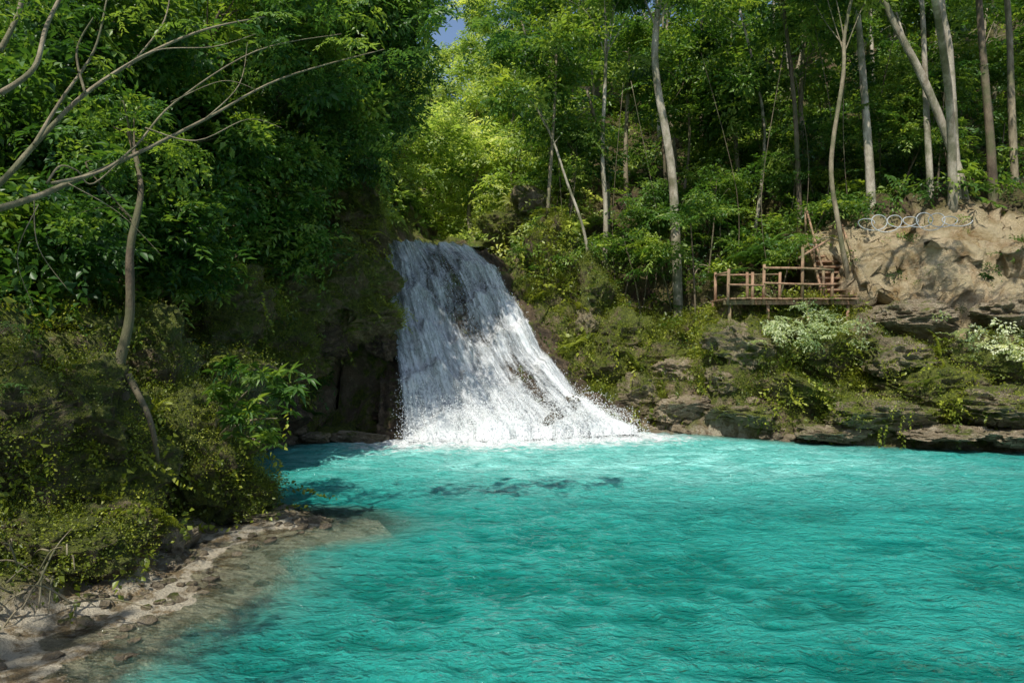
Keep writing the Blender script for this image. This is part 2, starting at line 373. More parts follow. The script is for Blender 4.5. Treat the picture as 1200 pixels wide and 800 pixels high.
def rtree(pxs,d,r0,crown_z,rad,nl,barkm=B_pale,col=C_right,dens=10,lr=1.1,**k):
    dh=hit(*pxs[0]); d=dh if dh else d
    pts=[S(px,py,d) for i,(px,py) in enumerate(pxs)]
    b=pts[0].copy(); b[2]-=.3; pts[0]=b
    top=pts[-1]; dirv=(pts[-1]-pts[-2]); dirv/=dirv[2]; tz=crown_z+rad[2]*.5
    if top[2]<tz: pts.append(top+dirv*(tz-top[2])*.8+[rng.normal(0,.3),0,0])
    c=pts[-1].copy(); c[2]=max(crown_z,c[2]-1)
    return tree('tropical_tree',pts,r0*d/26,r0*.5,barkm,lumps_around(c,rad,nl),col,dens,lr,**k)
rtree([(795,372),(792,280),(786,190),(768,80),(772,0)],26,.2,18,(3,3,2.5),9)
rtree([(1022,245),(1018,180),(1012,100),(1003,0)],26,.17,19,(3,3,2.5),8)
rtree([(1133,240),(1120,190),(1085,100),(1035,0)],24,.18,18,(3,3,2.5),8)
rtree([(1122,232),(1117,150),(1112,60),(1103,0)],27,.18,19.5,(3.5,3,2.5),8)
rtree([(1092,240),(1087,160),(1084,90),(1080,0)],25.5,.13,18,(2.5,3,2.5),6)
rtree([(996,325),(982,260),(974,190),(988,90),(990,40)],24,.1,15,(2,2,1.6),6,B_tan)
rtree([(708,330),(710,250),(706,180),(710,70)],27,.11,16,(2.5,2,2),7)
rtree([(694,325),(684,270),(665,215),(648,165)],26,.065,12,(1.4,1.4,1),4)
rtree([(640,262),(645,200),(650,120)],29,.08,15,(2,2,2),7,B_tan)
rtree([(870,280),(866,230),(862,160)],28,.13,14,(2.4,2,1.6),7,B_tan)
rtree([(735,252),(733,180),(737,90)],32,.11,18,(2.5,2,2.5),7,B_tan)
rtree([(938,270),(935,200),(930,110)],31,.12,18,(3,2,2.5),7,B_dark)
rtree([(1165,240),(1160,160),(1150,40)],29,.18,21,(3,3,3),7,B_dark)
rtree([(1190,220),(1185,120),(1180,0)],30,.15,22,(3,3,3),7,B_tan)
for k in range(46):
    x=rng.uniform(1,32);y=rng.uniform(29,50)
    if x/y>.95: continue
    z=ground(x,y);h=rng.uniform(6,11)+(3 if y>40 else 0)
    tp=np.array([x+rng.normal(0,.8),y+rng.normal(0,.6),z+h])
    tree('tropical_tree',[[x,y,z-.2],[(x+tp[0])/2+rng.normal(0,.45),y,z+h*.5],tp],rng.uniform(.07,.16),.05,[B_pale,B_dark,B_tan][k%3],lumps_around(tp-[0,0,h*.2],(2.4,2.4,h*.3),9),C_right,9,1.15)
for k in range(46):
    x=rng.uniform(1.5,24);y=rng.uniform(25.5,33)
    if x/y>.8 : continue
    z=ground(x,y);h=rng.uniform(1.8,4.6);tp=np.array([x+rng.normal(0,.5),y-rng.uniform(0,.6),z+h])
    tree('sapling_tree',[[x,y,z-.1],[(x+tp[0])/2+.1,y,z+h*.5],tp],.04,.015,B_dark,lumps_around(tp-[0,0,h*.12],(1.3,1.1,h*.2),5),C_right,7,.7,w=(2,2,2,5,5,0,1,0,0),ssc=(.5,.95))
for (px,py,d,h,R) in [(480,250,33,6,2.6),(520,230,38,7,3),(560,200,34,7,2.4),(600,180,36,8,2.4),(455,180,36,8,3),(500,180,46,9,3.2),(560,120,46,10,3.4),(610,90,42,10,3),(440,90,44,10,3.0),(455,110,52,12,3.2),(560,70,58,13,3.6),(600,20,50,14,3.5),(440,-10,50,14,3.5),(500,120,60,10,3.5)]:
    t=S(px,py,d); z=ground(t[0],t[1]); tp=t+[0,0,0]; 
    if tp[2]<z+2: tp[2]=z+3.5
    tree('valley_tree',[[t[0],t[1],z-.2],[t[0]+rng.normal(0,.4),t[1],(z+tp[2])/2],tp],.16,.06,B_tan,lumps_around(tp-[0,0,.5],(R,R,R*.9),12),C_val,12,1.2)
for (px,py,d,R) in [(60,60,17,2.6),(160,120,17,2.4),(250,60,18,2.6),(330,110,19,2.4),(400,60,20,2.4),(440,20,21,2.0),(380,170,21,1.8),(300,200,18.5,2.0),(200,200,16,1.8),(90,200,14,1.8),(20,130,13,2),(120,0,14,2.2),(280,-30,16,2.4),(410,-40,20,2.2),(30,280,11.5,1.2),(200,290,15,1.2),(330,270,19.5,1.3),(420,140,25,2.0),(390,90,29,3),(300,40,27,3),(180,40,24,3),(40,0,22,3),(430,80,24,1.8)]:
    t=S(px,py,d);z=ground(t[0],t[1])
    if t[2]<z+1: t[2]=z+1.2
    bx=t[0];by=t[1]+.3
    while True:
        m=np.argmin((FC[:,0]-bx)**2+(FC[:,1]-by)**2)
        if FS[m]>3.0 or bx<t[0]-5: break
        bx-=.4;by+=.15
    z0=FC[m,2]; z0=min(z0,t[2]-.8)
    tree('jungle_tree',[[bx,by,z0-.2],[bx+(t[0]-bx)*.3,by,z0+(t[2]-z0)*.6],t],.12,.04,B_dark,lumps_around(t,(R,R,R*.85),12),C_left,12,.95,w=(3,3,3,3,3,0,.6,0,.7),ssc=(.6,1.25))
# unseen trees around the viewpoint, added to dapple the near bank and pool
for (bx,by,tx,ty,tz,R,nl,dn) in [(-13,2,-10.0,4.0,11.5,2.8,7,4),(-10,-5,-7.5,.5,12,3.0,7,4),(-6,-9,-1.5,-5.0,14,3.0,5,4),(9,-10,5.5,-5,14,3.0,6,4)]:
    z=ground(bx,by);tree('added_shade_tree',[[bx,by,z-.3],[bx*.8+tx*.2,by*.8+ty*.2,z+(tz-z)*.5],[tx,ty,tz]],.28,.1,B_tan,lumps_around([tx,ty,tz],(R,R,1.3),nl),C_left,dn,.8,maxb=7,ssc=(.6,1.0))
for (bx,by,tx,ty,tz,R,nl,dn) in [(15.5,24,9.5,16.5,15.5,2.8,6,5),(18,22,13,15.5,15,2.8,6,4)]:  # crowns sit above the view, added to throw dapples on the right bank
    z=ground(bx,by);tree('added_leaning_tree',[[bx,by,z-.3],[bx*.85+tx*.15,by*.85+ty*.15,z+(tz-z)*.5],[tx,ty,tz]],.17,.07,B_pale,lumps_around([tx,ty,tz],(R,R*.8,1.0),nl),C_right,dn,.8,maxb=7,ssc=(.6,1.0))

# ---------------- undergrowth on terrain ----------------
def under(name,n,mask,col,w,lo,hi,off=(0,.35),tilt=.4,wt=None):
    p,nn=sample(n,mask,wt); p=p+nn*rng.uniform(*off,(n,1)); return scatter(name,p,rots(n,tilt),rng.uniform(lo,hi,n),pick(n,w),col)
cx,cy=FC[:,0],FC[:,1]
clump=ss(-.2,.35,fbm(FC*.8,3,21)); clf=ss(-.15,.25,fbm(FC*1.7,4,23))
chan=(np.abs(cx+3.2)<1.8)&(cy>25.5)&(cy<33)
cave=(cx>-6.2)&(cy>20)&(cy<24)&(FC[:,2]<3)
leftm=(cx<-3.0)&(cy>2)&(cy<34)&(cx>-22)&~inF[TF[:,0]]&~chan&~cave
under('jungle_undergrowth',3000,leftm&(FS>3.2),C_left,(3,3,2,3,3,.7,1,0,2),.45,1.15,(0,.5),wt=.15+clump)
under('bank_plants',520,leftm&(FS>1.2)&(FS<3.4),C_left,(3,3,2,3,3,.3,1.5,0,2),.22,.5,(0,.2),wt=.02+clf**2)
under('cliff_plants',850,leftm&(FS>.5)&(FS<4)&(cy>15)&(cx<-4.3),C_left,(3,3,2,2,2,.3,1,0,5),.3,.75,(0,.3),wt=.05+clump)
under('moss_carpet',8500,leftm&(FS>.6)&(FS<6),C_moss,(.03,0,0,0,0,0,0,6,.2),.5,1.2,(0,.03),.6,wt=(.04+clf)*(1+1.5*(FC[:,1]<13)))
rm=(cx>.3)&(cy>18)&(cy<48)&(cx<34)&~inF[TF[:,0]]
och=ochre[TF].mean(1)
under('forest_undergrowth',2600,rm&(FS>3.2)&(och<.4),C_right,(2,2,2,4,4,.8,1.2,0,.5),.3,.85,(0,.45),wt=.05+clump)
under('hillside_shrubs',1600,rm&(FS>6)&(FS<24)&(cx>6),C_right,(3,3,3,4,4,.5,1.2,0,.5),.7,1.4,(.1,.9),wt=.2+clump)
under('outcrop_plants',110,rm&(och>.5)&(cx>10),C_right,(2,2,2,2,2,.6,1,0,3),.2,.55,(0,.1),wt=clf**2+.01)
under('bank_moss',6500,rm&(FS>.25)&(FS<4.5)&(och<.6),C_moss,(.05,0,0,0,0,.03,0,6,.4),.6,1.3,(0,.04),.6,wt=.04+clf)
vm=(cx>-12)&(cx<4)&(cy>27)&(cy<70)&~chan
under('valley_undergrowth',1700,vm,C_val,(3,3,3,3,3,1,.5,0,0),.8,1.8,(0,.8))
far=(FS>25)&((cy>45)|(np.abs(cx)>30))&(cy>0)&(cy<120)&(np.abs(cx)<cy*.9)
under('distant_forest',1500,far,C_right,(3,3,3,2,2,0,0,0,0),3.5,6.5,(0,4),.3)

# ---------------- rocks ----------------
import bmesh
_ico={}
def ico(sub):
    if sub not in _ico:
        bm=bmesh.new();bmesh.ops.create_icosphere(bm,subdivisions=sub,radius=1);bm.verts.ensure_lookup_table()
        _ico[sub]=(np.array([v.co[:] for v in bm.verts]),np.array([[v.index for v in f.verts] for f in bm.faces]));bm.free()
    return _ico[sub]
def rockV(c,r,seed,sub=5,rough=.45):
    V,F=ico(sub); q=V*1.2+seed*13.7
    rr=np.random.default_rng(seed+900); V=V.copy()
    for k in range(11):
        nrm=rr.normal(size=3);nrm/=np.linalg.norm(nrm);h=rr.uniform(.5,.88); dd=V@nrm-h; V=V-np.maximum(dd,0)[:,None]*nrm*.92
    d=1+rough*.55*fbm(q,3,seed)+rough*.65*fbm(q*np.array([2.2,2.2,3.4]),6,seed+3,True)
    V=V*d[:,None]*1.12
    return V*np.array(r)+np.array(c),F
rk=[0];ROCKS=[]
def rock(name,c,r,mat,sub=6,rough=.5):
    rk[0]+=1; V,F=rockV(c,r,rk[0],sub,rough); o=obj(name,make_mesh(name,V,F,[mat])); ROCKS.append((V,F,mat)); return o
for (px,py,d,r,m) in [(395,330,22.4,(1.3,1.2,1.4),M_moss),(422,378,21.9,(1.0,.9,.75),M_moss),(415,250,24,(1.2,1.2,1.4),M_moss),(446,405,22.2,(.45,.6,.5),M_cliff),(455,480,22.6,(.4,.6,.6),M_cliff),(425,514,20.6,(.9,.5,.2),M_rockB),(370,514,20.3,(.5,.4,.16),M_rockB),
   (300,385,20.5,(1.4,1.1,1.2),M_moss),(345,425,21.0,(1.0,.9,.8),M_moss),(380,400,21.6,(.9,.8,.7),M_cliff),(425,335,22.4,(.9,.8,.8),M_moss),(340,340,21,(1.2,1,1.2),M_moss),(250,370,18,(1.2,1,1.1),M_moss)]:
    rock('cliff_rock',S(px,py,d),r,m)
for (px,py,d,r,m) in [(690,345,26.6,(.9,1.0,1.5),M_moss),(650,290,27.8,(.9,.9,.8),M_moss),(595,268,29,(1.0,.9,.6),M_moss),(620,245,29.5,(1.0,1,.8),M_rock),(725,400,25.4,(1.2,1,1.2),M_moss),(712,440,24.8,(.7,.8,.7),M_moss),(672,474,22.5,(.35,.4,.28),M_cliff),(650,495,21.4,(.28,.3,.25),M_cliff),(750,462,24.0,(.8,.7,.6),M_rock),(788,482,23.0,(.7,.6,.5),M_rockB),(765,425,24.8,(1.0,.9,.7),M_moss),(670,320,27.2,(.6,.8,1.0),M_moss),(800,440,24,(.8,.7,.5),M_rockB),(695,385,25.8,(.6,.7,.9),M_rock)]:
    rock('limestone_rock',S(px,py,d),r,m)
for (px,py,d,r,m) in [(815,476,22.6,(.9,.7,.35),M_rockB),(850,450,22.6,(.8,.8,.5),M_rock),(880,484,21.6,(1.1,.8,.42),M_rock),(935,457,21.4,(1.2,.9,.55),M_moss),(975,507,20.0,(.8,.6,.22),M_rockB),(1030,486,20.0,(1.3,.9,.42),M_rock),(1085,455,20.1,(1.2,.9,.65),M_moss),(1110,507,19.0,(1.0,.7,.22),M_rockB),(1160,476,19.2,(1.3,.9,.5),M_rock),(1195,514,18.4,(.9,.6,.25),M_rockB),(1050,425,21,(1.2,.9,.6),M_rock),(1150,420,20.4,(1.3,.9,.7),M_moss),(965,415,22.0,(1.2,.9,.7),M_moss),(880,405,22.4,(1.2,.9,.8),M_rock),(920,385,22.6,(1.3,.8,.55),M_moss),(1015,395,21.6,(.8,.7,.55),M_rock),(1060,375,21.6,(1.2,.9,.5),M_rockB),(1180,368,20.6,(1.0,.8,.5),M_rockB)]:
    rock('boulder',S(px,py,d),r,m)
for (px,py,d,r,m) in [(215,540,11.6,(1.0,1.0,.95),M_moss),(255,575,12.0,(.75,.8,.6),M_moss),(120,560,9.6,(.7,.7,.6),M_moss),(50,560,9,(.9,.8,.8),M_moss),(60,640,8.2,(.7,.6,.5),M_moss),(130,630,8.8,(.5,.5,.42),M_moss),(205,640,9.9,(.3,.4,.26),M_rockB),(190,672,9.0,(.28,.26,.15),M_rockB),(120,688,8.2,(.18,.16,.09),M_rockB),(365,614,11.3,(.28,.22,.1),M_rockB),(300,606,11.6,(.5,.3,.09),M_rockB),(250,450,15,(1.2,1.1,1.0),M_moss),(180,440,12.5,(1.0,.9,.9),M_moss),(320,490,19.6,(.9,.7,.6),M_cliff),(10,500,8.5,(.7,.7,.6),M_moss),(90,490,9.4,(.7,.7,.7),M_moss)]:
    rock('mossy_boulder' if m is M_moss else 'shore_rock',S(px,py,d),r,m)
Vs=[];Fs=[];n0=0
for i in range(520):
    k=rng.integers(len(POOL)-8); a_=POOL[k];b_=POOL[k+1]; 
    if 9<=k<=12: continue
    t=rng.uniform();p=a_+(b_-a_)*t+rng.normal(0,.35,2)+(np.array([rng.uniform(0,1.5),0]) if k<5 and rng.uniform()<.5 else 0); r=rng.uniform(.03,.1) if k<6 else rng.uniform(.06,.26)
    V,F=rockV((p[0],p[1],ground(p[0],p[1])+r*.05),(r,r*.9,r*.55),i+200,3); Vs.append(V);Fs.append(F+n0);n0+=len(V)
obj('shore_stones',make_mesh('shore_stones',np.concatenate(Vs),np.concatenate(Fs),[M_rockB]))
pp=[];
for V,F,m in ROCKS:
    if m in (M_moss,M_rock):
        a_,b_,c_=V[F[:,0]],V[F[:,1]],V[F[:,2]];cr=np.cross(b_-a_,c_-a_);ar=np.linalg.norm(cr,axis=1);w=ar*np.clip(cr[:,2]/(ar+1e-9)+.35,0,1)*(.03+ss(-.12,.22,fbm(a_*1.8,4,33)))
        nn=int(ar.sum()/2*(14 if m is M_moss else 7)*(2.2 if V[:,1].mean()<13 else 1)); i=rng.choice(len(F),nn,p=w/w.sum()); pp.append(a_[i])
pp=np.concatenate(pp);n=len(pp);scatter('boulder_moss',pp,rots(n,.6),rng.uniform(.5,1.1,n)*np.where(pp[:,1]<13,.8,1),pick(n,(0,0,0,0,0,.03,0,6,.3)),C_moss)

# ---------------- waterfall ----------------
def crv(E,v):
    t=v*(len(E)-1); i=np.minimum(t.astype(int),len(E)-2); f=(t-i)[:,None]
    p0=E[np.maximum(i-1,0)];p1=E[i];p2=E[i+1];p3=E[np.minimum(i+2,len(E)-1)]
    return .5*(2*p1+(-p0+p2)*f+(2*p0-5*p1+4*p2-p3)*f*f+(-p0+3*p1-3*p2+p3)*f**3)
def fsurf(U,Vv,off=0,amp_=1,seed=40):
    Lp=crv(FL,Vv);Rp=crv(FR,Vv);P_=Lp*(1-U[:,None])+Rp*U[:,None]
    bulge=np.sin(np.clip(U,0,1)*np.pi)*(.25+.5*Vv*(1-.6*Vv))
    P_=P_+np.array([0,-1,.35])*bulge[:,None]
    nrm=np.array([0,-.8,.5])
    P_=P_+nrm*(fbm(np.stack([U*5,Vv*6,U*0],1),4,seed)*.42*amp_)[:,None]
    q=Vv*6+1.3*fbm(np.stack([U*4,Vv*1,U*0+5],1),3,seed+9); st=q-np.floor(q); P_=P_+nrm*((ss(0,.25,st)-st)*.42*amp_)[:,None]
    P_=P_+nrm*(fbm(np.stack([U*30,Vv*5,U*0+off],1),3,seed+5)*.12*amp_)[:,None]
    P_=P_+np.array([0,-.85,.5])*off
    P_[:,2]=np.where(Vv>.96,np.minimum(P_[:,2],.05),P_[:,2]); return P_
def grid(nu,nv): 
    i=(np.arange(nv-1)[:,None]*nu+np.arange(nu-1)[None,:]).ravel();return np.stack([i,i+1,i+nu+1,i+nu],1)
nu,nv=170,240
U,Vg=np.meshgrid(np.linspace(-.12,1.25,nu),np.linspace(0,1,nv));U=U.ravel();Vg=Vg.ravel()
RP=fsurf(U,Vg,-.16,1); RP=RP+np.array([0,-.8,.5])*(fbm(RP*1.5,5,60,True)*.18-.1)[:,None]
ed=np.maximum(np.maximum(-U,U-1),0); RP=RP+np.array([0,1.0,-.1])*(ed*4)[:,None]; RP+=np.array([0,-.6,.4])*(fbm(RP*.9,5,66)*np.minimum(ed*6,1)*.5)[:,None]
RP[:,2]=np.where(Vg>.95,np.minimum(RP[:,2],-.3),RP[:,2])
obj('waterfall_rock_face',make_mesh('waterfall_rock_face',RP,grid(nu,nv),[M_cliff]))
def water_fall_mat(name,lo,hi,su,sd_):
    k=NT(name);uv=k.n('ShaderNodeUVMap').outputs[0]
    def str_(a,b,det,r=.65,dist=.3):
        m=k.n('ShaderNodeMapping');m.inputs['Scale'].default_value=(a,b,1);m.inputs['Location'].default_value=(sd_,sd_*.3,0);k.l(uv,m.inputs[0]);return k.noise(1,det,m.outputs[0],r,dist)
    s1=str_(su,4.5,5,.65,.8); s2=str_(su*2.6,42,5,.8,.6); s3=str_(5,5,4)
    f=k.math('ADD',k.math('MULTIPLY',s1,.42),k.math('ADD',k.math('MULTIPLY',s2,.42),k.math('MULTIPLY',s3,.36)))
    f=k.math('ADD',f,k.math('MULTIPLY',k.attr('dens'),.5)); 
    al=k.ramp(f,[(lo,0.),(hi,1.)])
    b=k.n('ShaderNodeBsdfPrincipled');b.inputs['Roughness'].default_value=.4
    k.l(k.mix(k.ramp(f,[(lo,0.),(hi+.1,1.)]),(.36,.39,.4),(.9,.92,.92)),b.inputs['Base Color'])
    k.l(k.bump(f,.9,.14),b.inputs['Normal'])
    t=k.n('ShaderNodeBsdfTransparent');mx=k.n('ShaderNodeMixShader');k.l(al,mx.inputs[0]);k.l(t.outputs[0],mx.inputs[1]);k.l(b.outputs[0],mx.inputs[2]);k.l(mx.outputs[0],k.out.inputs[0]);return k.m
fall=empty('waterfall')
nu,nv=190,300
U,Vg=np.meshgrid(np.linspace(0,1,nu),np.linspace(0,1,nv));U=U.ravel();Vg=Vg.ravel()
dens=.14*np.exp(-((U-.25)/.3)**2)+.2*Vg-.10*np.exp(-(((U-.72)/.07)**2+((Vg-.8)/.15)**2))*4.4 -.3*np.exp(-(((U-.5)/.2)**2+((Vg-.4)/.25)**2)) -.5*np.clip((.03-U)/.03,0,1)-.5*np.clip((U-.96)/.04,0,1)+.12*ss(.15,0,Vg)+.18*np.exp(-((U-.9)/.06)**2)+.3*ss(.92,1,Vg)
for j,(of,lo,hi,su) in enumerate([(0,.48,.68,20),(.09,.61,.75,28)]):
    me=make_mesh('water_sheet',fsurf(U,Vg,of,1),grid(nu,nv),[water_fall_mat('falling_water_%d'%j,lo,hi,su,j*7.3)],True,dict(dens=dens),np.stack([U,Vg],1))
    obj('water_sheet_%d'%(j+1),me,fall)
kw=NT('water_droplets');b=kw.n('ShaderNodeBsdfPrincipled');b.inputs['Base Color'].default_value=(.9,.92,.92,1);b.inputs['Roughness'].default_value=.3;kw.l(b.outputs[0],kw.out.inputs[0])
dc=bpy.data.collections.new('droplets');V,F=ico(1);obj('droplet',make_mesh('droplet',V,F,[kw.m]),coll=dc)
n=15000;u=rng.uniform(0,1,n);v=np.clip(1-np.abs(rng.normal(0,.09,n)),0,1);pts=fsurf(u,v,.1)+rng.normal(0,.12,(n,3))+np.stack([0*u,-np.abs(rng.normal(0,.45,n)),np.abs(rng.normal(0,.18,n))],1)
n2=2500;u2=rng.uniform(0,1,n2);pts2=fsurf(u2,rng.uniform(.2,1,n2),.08)+rng.normal(0,.06,(n2,3));pts=np.concatenate([pts,pts2]);n+=n2
pts[:,2]=np.maximum(pts[:,2],.02)
scatter('spray',pts,rots(n),rng.uniform(.006,.016,n),np.zeros(n,int),dc,fall)

# ---------------- pool water ----------------
wx=np.concatenate([np.arange(-9,14,.06),np.arange(14,26,.25)]);wy=np.concatenate([np.arange(-8,3,.3),np.arange(3,24.6,.06)])
GX,GY=np.meshgrid(wx,wy);WX=GX.ravel();WY=GY.ravel()
zb,sw=H(WX,WY)
calm=ss(0,1.2,-zb)*.8+.2
wv=fbm(np.stack([WX*.8,WY*1.3,WX*0],1),3,70)*.05+fbm(np.stack([WX*2.3+WY*.5,WY*4.2,WX*0],1),4,75,True)*.045
wz=wv*calm
u0=np.linspace(0,1,40);base=fsurf(u0,np.full(40,.97))[:,:2]+np.array([0,-.15]);df=np.full(len(WX),1e9);Pq=np.stack([WX,WY],1)
for i in range(0,39):
    a_,b_=base[i],base[i+1];ab=b_-a_;t=np.clip(((Pq-a_)@ab)/(ab@ab+1e-9),0,1);df=np.minimum(df,np.linalg.norm(Pq-a_-t[:,None]*ab,axis=1))
wz+=fbm(np.stack([WX*4,WY*4,WX*0],1),3,80)*.16*np.exp(-df/1.1)
depth=np.clip(-zb,0,5)
pale=1.0*np.exp(-((df)/4.2)**2)+1.0*np.exp(-(((WX-4.5)/6.5)**2+((WY-17.2)/3.2)**2))  # aerated water by the falls, plus a sunlit band painted into the colour
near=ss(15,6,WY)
kp=NT('pool_water');p=kp.pos()
mp=kp.n('ShaderNodeMapping');mp.inputs['Scale'].default_value=(1,1.8,1);kp.l(p,mp.inputs[0])
cf=kp.ramp(kp.noise(.45,5,mp.outputs[0],.6),[(.3,0.),(.7,1.)])
col=kp.mix(cf,(.0,.2,.175),(.006,.28,.235))
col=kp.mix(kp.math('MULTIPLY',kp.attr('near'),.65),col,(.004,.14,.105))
pf=kp.math('MULTIPLY',kp.attr('pale'),kp.ramp(kp.noise(.9,8,mp.outputs[0],.72,.6),[(.38,.3),(.6,1.)]));col=kp.mix(kp.math('MULTIPLY',pf,1.0,True),col,(.36,.88,.8))
crest=kp.ramp(kp.attr('crest'),[(.42,0.),(.82,1.)]);col=kp.mix(kp.math('MULTIPLY',crest,.45),col,(.05,.5,.42))
shal=kp.ramp(kp.attr('opac'),[(.2,1.),(.85,0.)]);col=kp.mix(kp.math('MULTIPLY',shal,.7),col,(.25,.5,.38))
fo=kp.math('ADD',kp.attr('foam'),kp.math('MULTIPLY',kp.math('SUBTRACT',kp.noise(2.2,9,mp.outputs[0],.8,1.0),.5),2.3))
fm_=kp.ramp(fo,[(.36,0.),(.78,1.)])
col=kp.mix(fm_,col,(.9,.94,.93))
dif=kp.n('ShaderNodeBsdfDiffuse');kp.l(col,dif.inputs[0]);tr=kp.n('ShaderNodeBsdfTransparent');tr.inputs[0].default_value=(.96,.99,.93,1)
m1=kp.n('ShaderNodeMixShader');kp.l(kp.math('MAXIMUM',kp.attr('opac'),fm_),m1.inputs[0]);kp.l(tr.outputs[0],m1.inputs[1]);kp.l(dif.outputs[0],m1.inputs[2])
gl=kp.n('ShaderNodeBsdfGlossy');gl.inputs['Roughness'].default_value=.07
bh=kp.math('ADD',kp.noise(3.0,5,mp.outputs[0],.6,.5),kp.math('MULTIPLY',kp.noise(10,4,mp.outputs[0],.6,.3),.4));bn=kp.bump(bh,1.0,.22)
kp.l(bn,gl.inputs['Normal']);fr=kp.n('ShaderNodeFresnel');fr.inputs[0].default_value=1.36;kp.l(bn,fr.inputs[1]);kp.l(bn,dif.inputs['Normal'])
m2=kp.n('ShaderNodeMixShader');kp.l(fr.outputs[0],m2.inputs[0]);kp.l(m1.outputs[0],m2.inputs[1]);kp.l(gl.outputs[0],m2.inputs[2]);kp.l(m2.outputs[0],kp.out.inputs[0])
opac=1-np.exp(-depth*2.2)
obj('pool_water',make_mesh('pool_water',np.stack([WX,WY,wz],1),grid(len(wx),len(wy)),[kp.m],True,dict(pale=np.clip(pale,0,1),foam=.95*np.exp(-(df/2.0)**1.3)-.25*ss(1.5,4,df),opac=opac,near=near,crest=np.clip(.5+wv/.09,0,1))))
sy=np.linspace(26.1,40,60);sxw=np.linspace(-1.9,1.9,24);SX,SY=np.meshgrid(sxw,sy);xc=-3.2+np.sin((SY-26)*.16)*1.2
SP=np.stack([(SX+xc).ravel(),SY.ravel(),(6.62+.09*(SY-26)).ravel()+fbm(np.stack([SX.ravel()*2,SY.ravel()*2,SX.ravel()*0],1),3,5)*.05],1)
ks=NT('stream_water');b=ks.n('ShaderNodeBsdfPrincipled');b.inputs['Roughness'].default_value=.12
ks.l(ks.mix(ks.ramp(ks.noise(2.5,6,ks.pos()),[(.45,0.),(.6,1.)]),(.1,.2,.2),(.7,.75,.75)),b.inputs['Base Color']);ks.l(b.outputs[0],ks.out.inputs[0])
obj('stream_water',make_mesh('stream_water',SP,grid(24,60),[ks.m]))

# ---------------- wooden platform ----------------
plat=empty('wooden_viewing_platform');zd=4.38
A=Acc()
for i in range(26): A.box((6.95+i*.165,22.75+rng.normal(0,.03),zd+rng.normal(0,.006)),(.15,1.7,.045),rng.normal(0,.01))
obj('deck_boards',A.mesh('deck_boards',[W_wood],False),plat)
A=Acc();A.box((9.0,22.1,zd-.12),(4.3,.1,.14));A.box((9.0,23.4,zd-.12),(4.3,.1,.14));obj('joists',A.mesh('joists',[W_wood],False),plat)
A=Acc()
for x in (7.05,8.3,9.6,10.9):
    for y in(22.16,23.5): 
        g=ground(x,y); A.tube([(x,y,min(g,zd-.3)-.3),(x+rng.normal(0,.02),y,zd-.05)],[.06,.055],8,1)
obj('stilts',A.mesh('stilts',[W_wood]),plat)
A=Acc()
for x,y,h in ((6.95,22.0,.95),(7.75,22.0,.85),(8.1,22.0,1.1),(9.35,22.0,1.65),(10.3,22.0,.95),(7.0,23.5,1.0),(8.1,23.5,1.0),(9.2,23.5,1.0)): A.tube([(x,y,zd-.2),(x+rng.normal(0,.03),y,zd+h)],[.055,.046],8,1)
obj('railing_posts',A.mesh('railing_posts',[W_wood]),plat)
A=Acc()
A.tube([(8.1,21.96,zd+.98),(9.3,21.94,zd+.97),(10.35,21.96,zd+.92)],.038,7,3);A.tube([(8.1,21.96,zd+.5),(9.3,21.95,zd+.46),(10.35,21.96,zd+.45)],.034,7,3)
A.tube([(6.95,22.0,zd+.85),(7.0,23.5,zd+.9)],.03,7,1);A.tube([(7.0,23.53,zd+.9),(9.2,23.53,zd+.93)],.03,7,1);A.tube([(6.95,21.97,zd+.45),(8.1,21.97,zd+.42)],.03,7,1)
A.tube([(9.25,22.0,zd+1.3),(10.5,22.6,zd+2.0)],.04,7,1)
obj('handrails',A.mesh('handrails',[W_wood]),plat)
st=empty('wooden_stairs');A=Acc()
for i in range(13): A.box((11.0+i*.06,22.9+i*.25,zd+.15+i*.22),(1.15,.3,.06)); A.box((11.0+i*.06,23.02+i*.25,zd+.05+i*.22),(1.1,.03,.17))
obj('treads',A.mesh('treads',[W_wood],False),st)
A=Acc()
for x in(10.4,11.55):
    A.tube([(x,22.7,zd-.05),(x+.75,25.9,zd+2.8)],.055,6,1); A.tube([(x,22.8,zd+.95),(x+.75,25.9,zd+3.7)],.04,6,1)
    for t in(0,.5,1): A.tube([(x+.7*t,22.8+3.0*t,zd+2.65*t-.1),(x+.7*t,22.8+3.0*t,zd+1.0+2.65*t)],.045,6,1)
obj('stringers_and_rails',A.mesh('stringers_and_rails',[W_wood]),st)
kw=NT('pale_wire');b=kw.n('ShaderNodeBsdfPrincipled');b.inputs['Base Color'].default_value=(.5,.51,.51,1);b.inputs['Roughness'].default_value=.5;kw.l(b.outputs[0],kw.out.inputs[0])
A=Acc();t=np.linspace(0,1,150);c0=S(1012,262,21.0);c1=S(1128,258,20.6)
coil=c0+(c1-c0)*t[:,None]+np.stack([np.cos(t*44)*.34,np.sin(t*9)*.1,np.sin(t*44)*(.14+.14*np.sin(t*7)**2)],1)
A.tube(coil,.014,5,2);obj('coiled_wire',A.mesh('coiled_wire',[kw.m]))

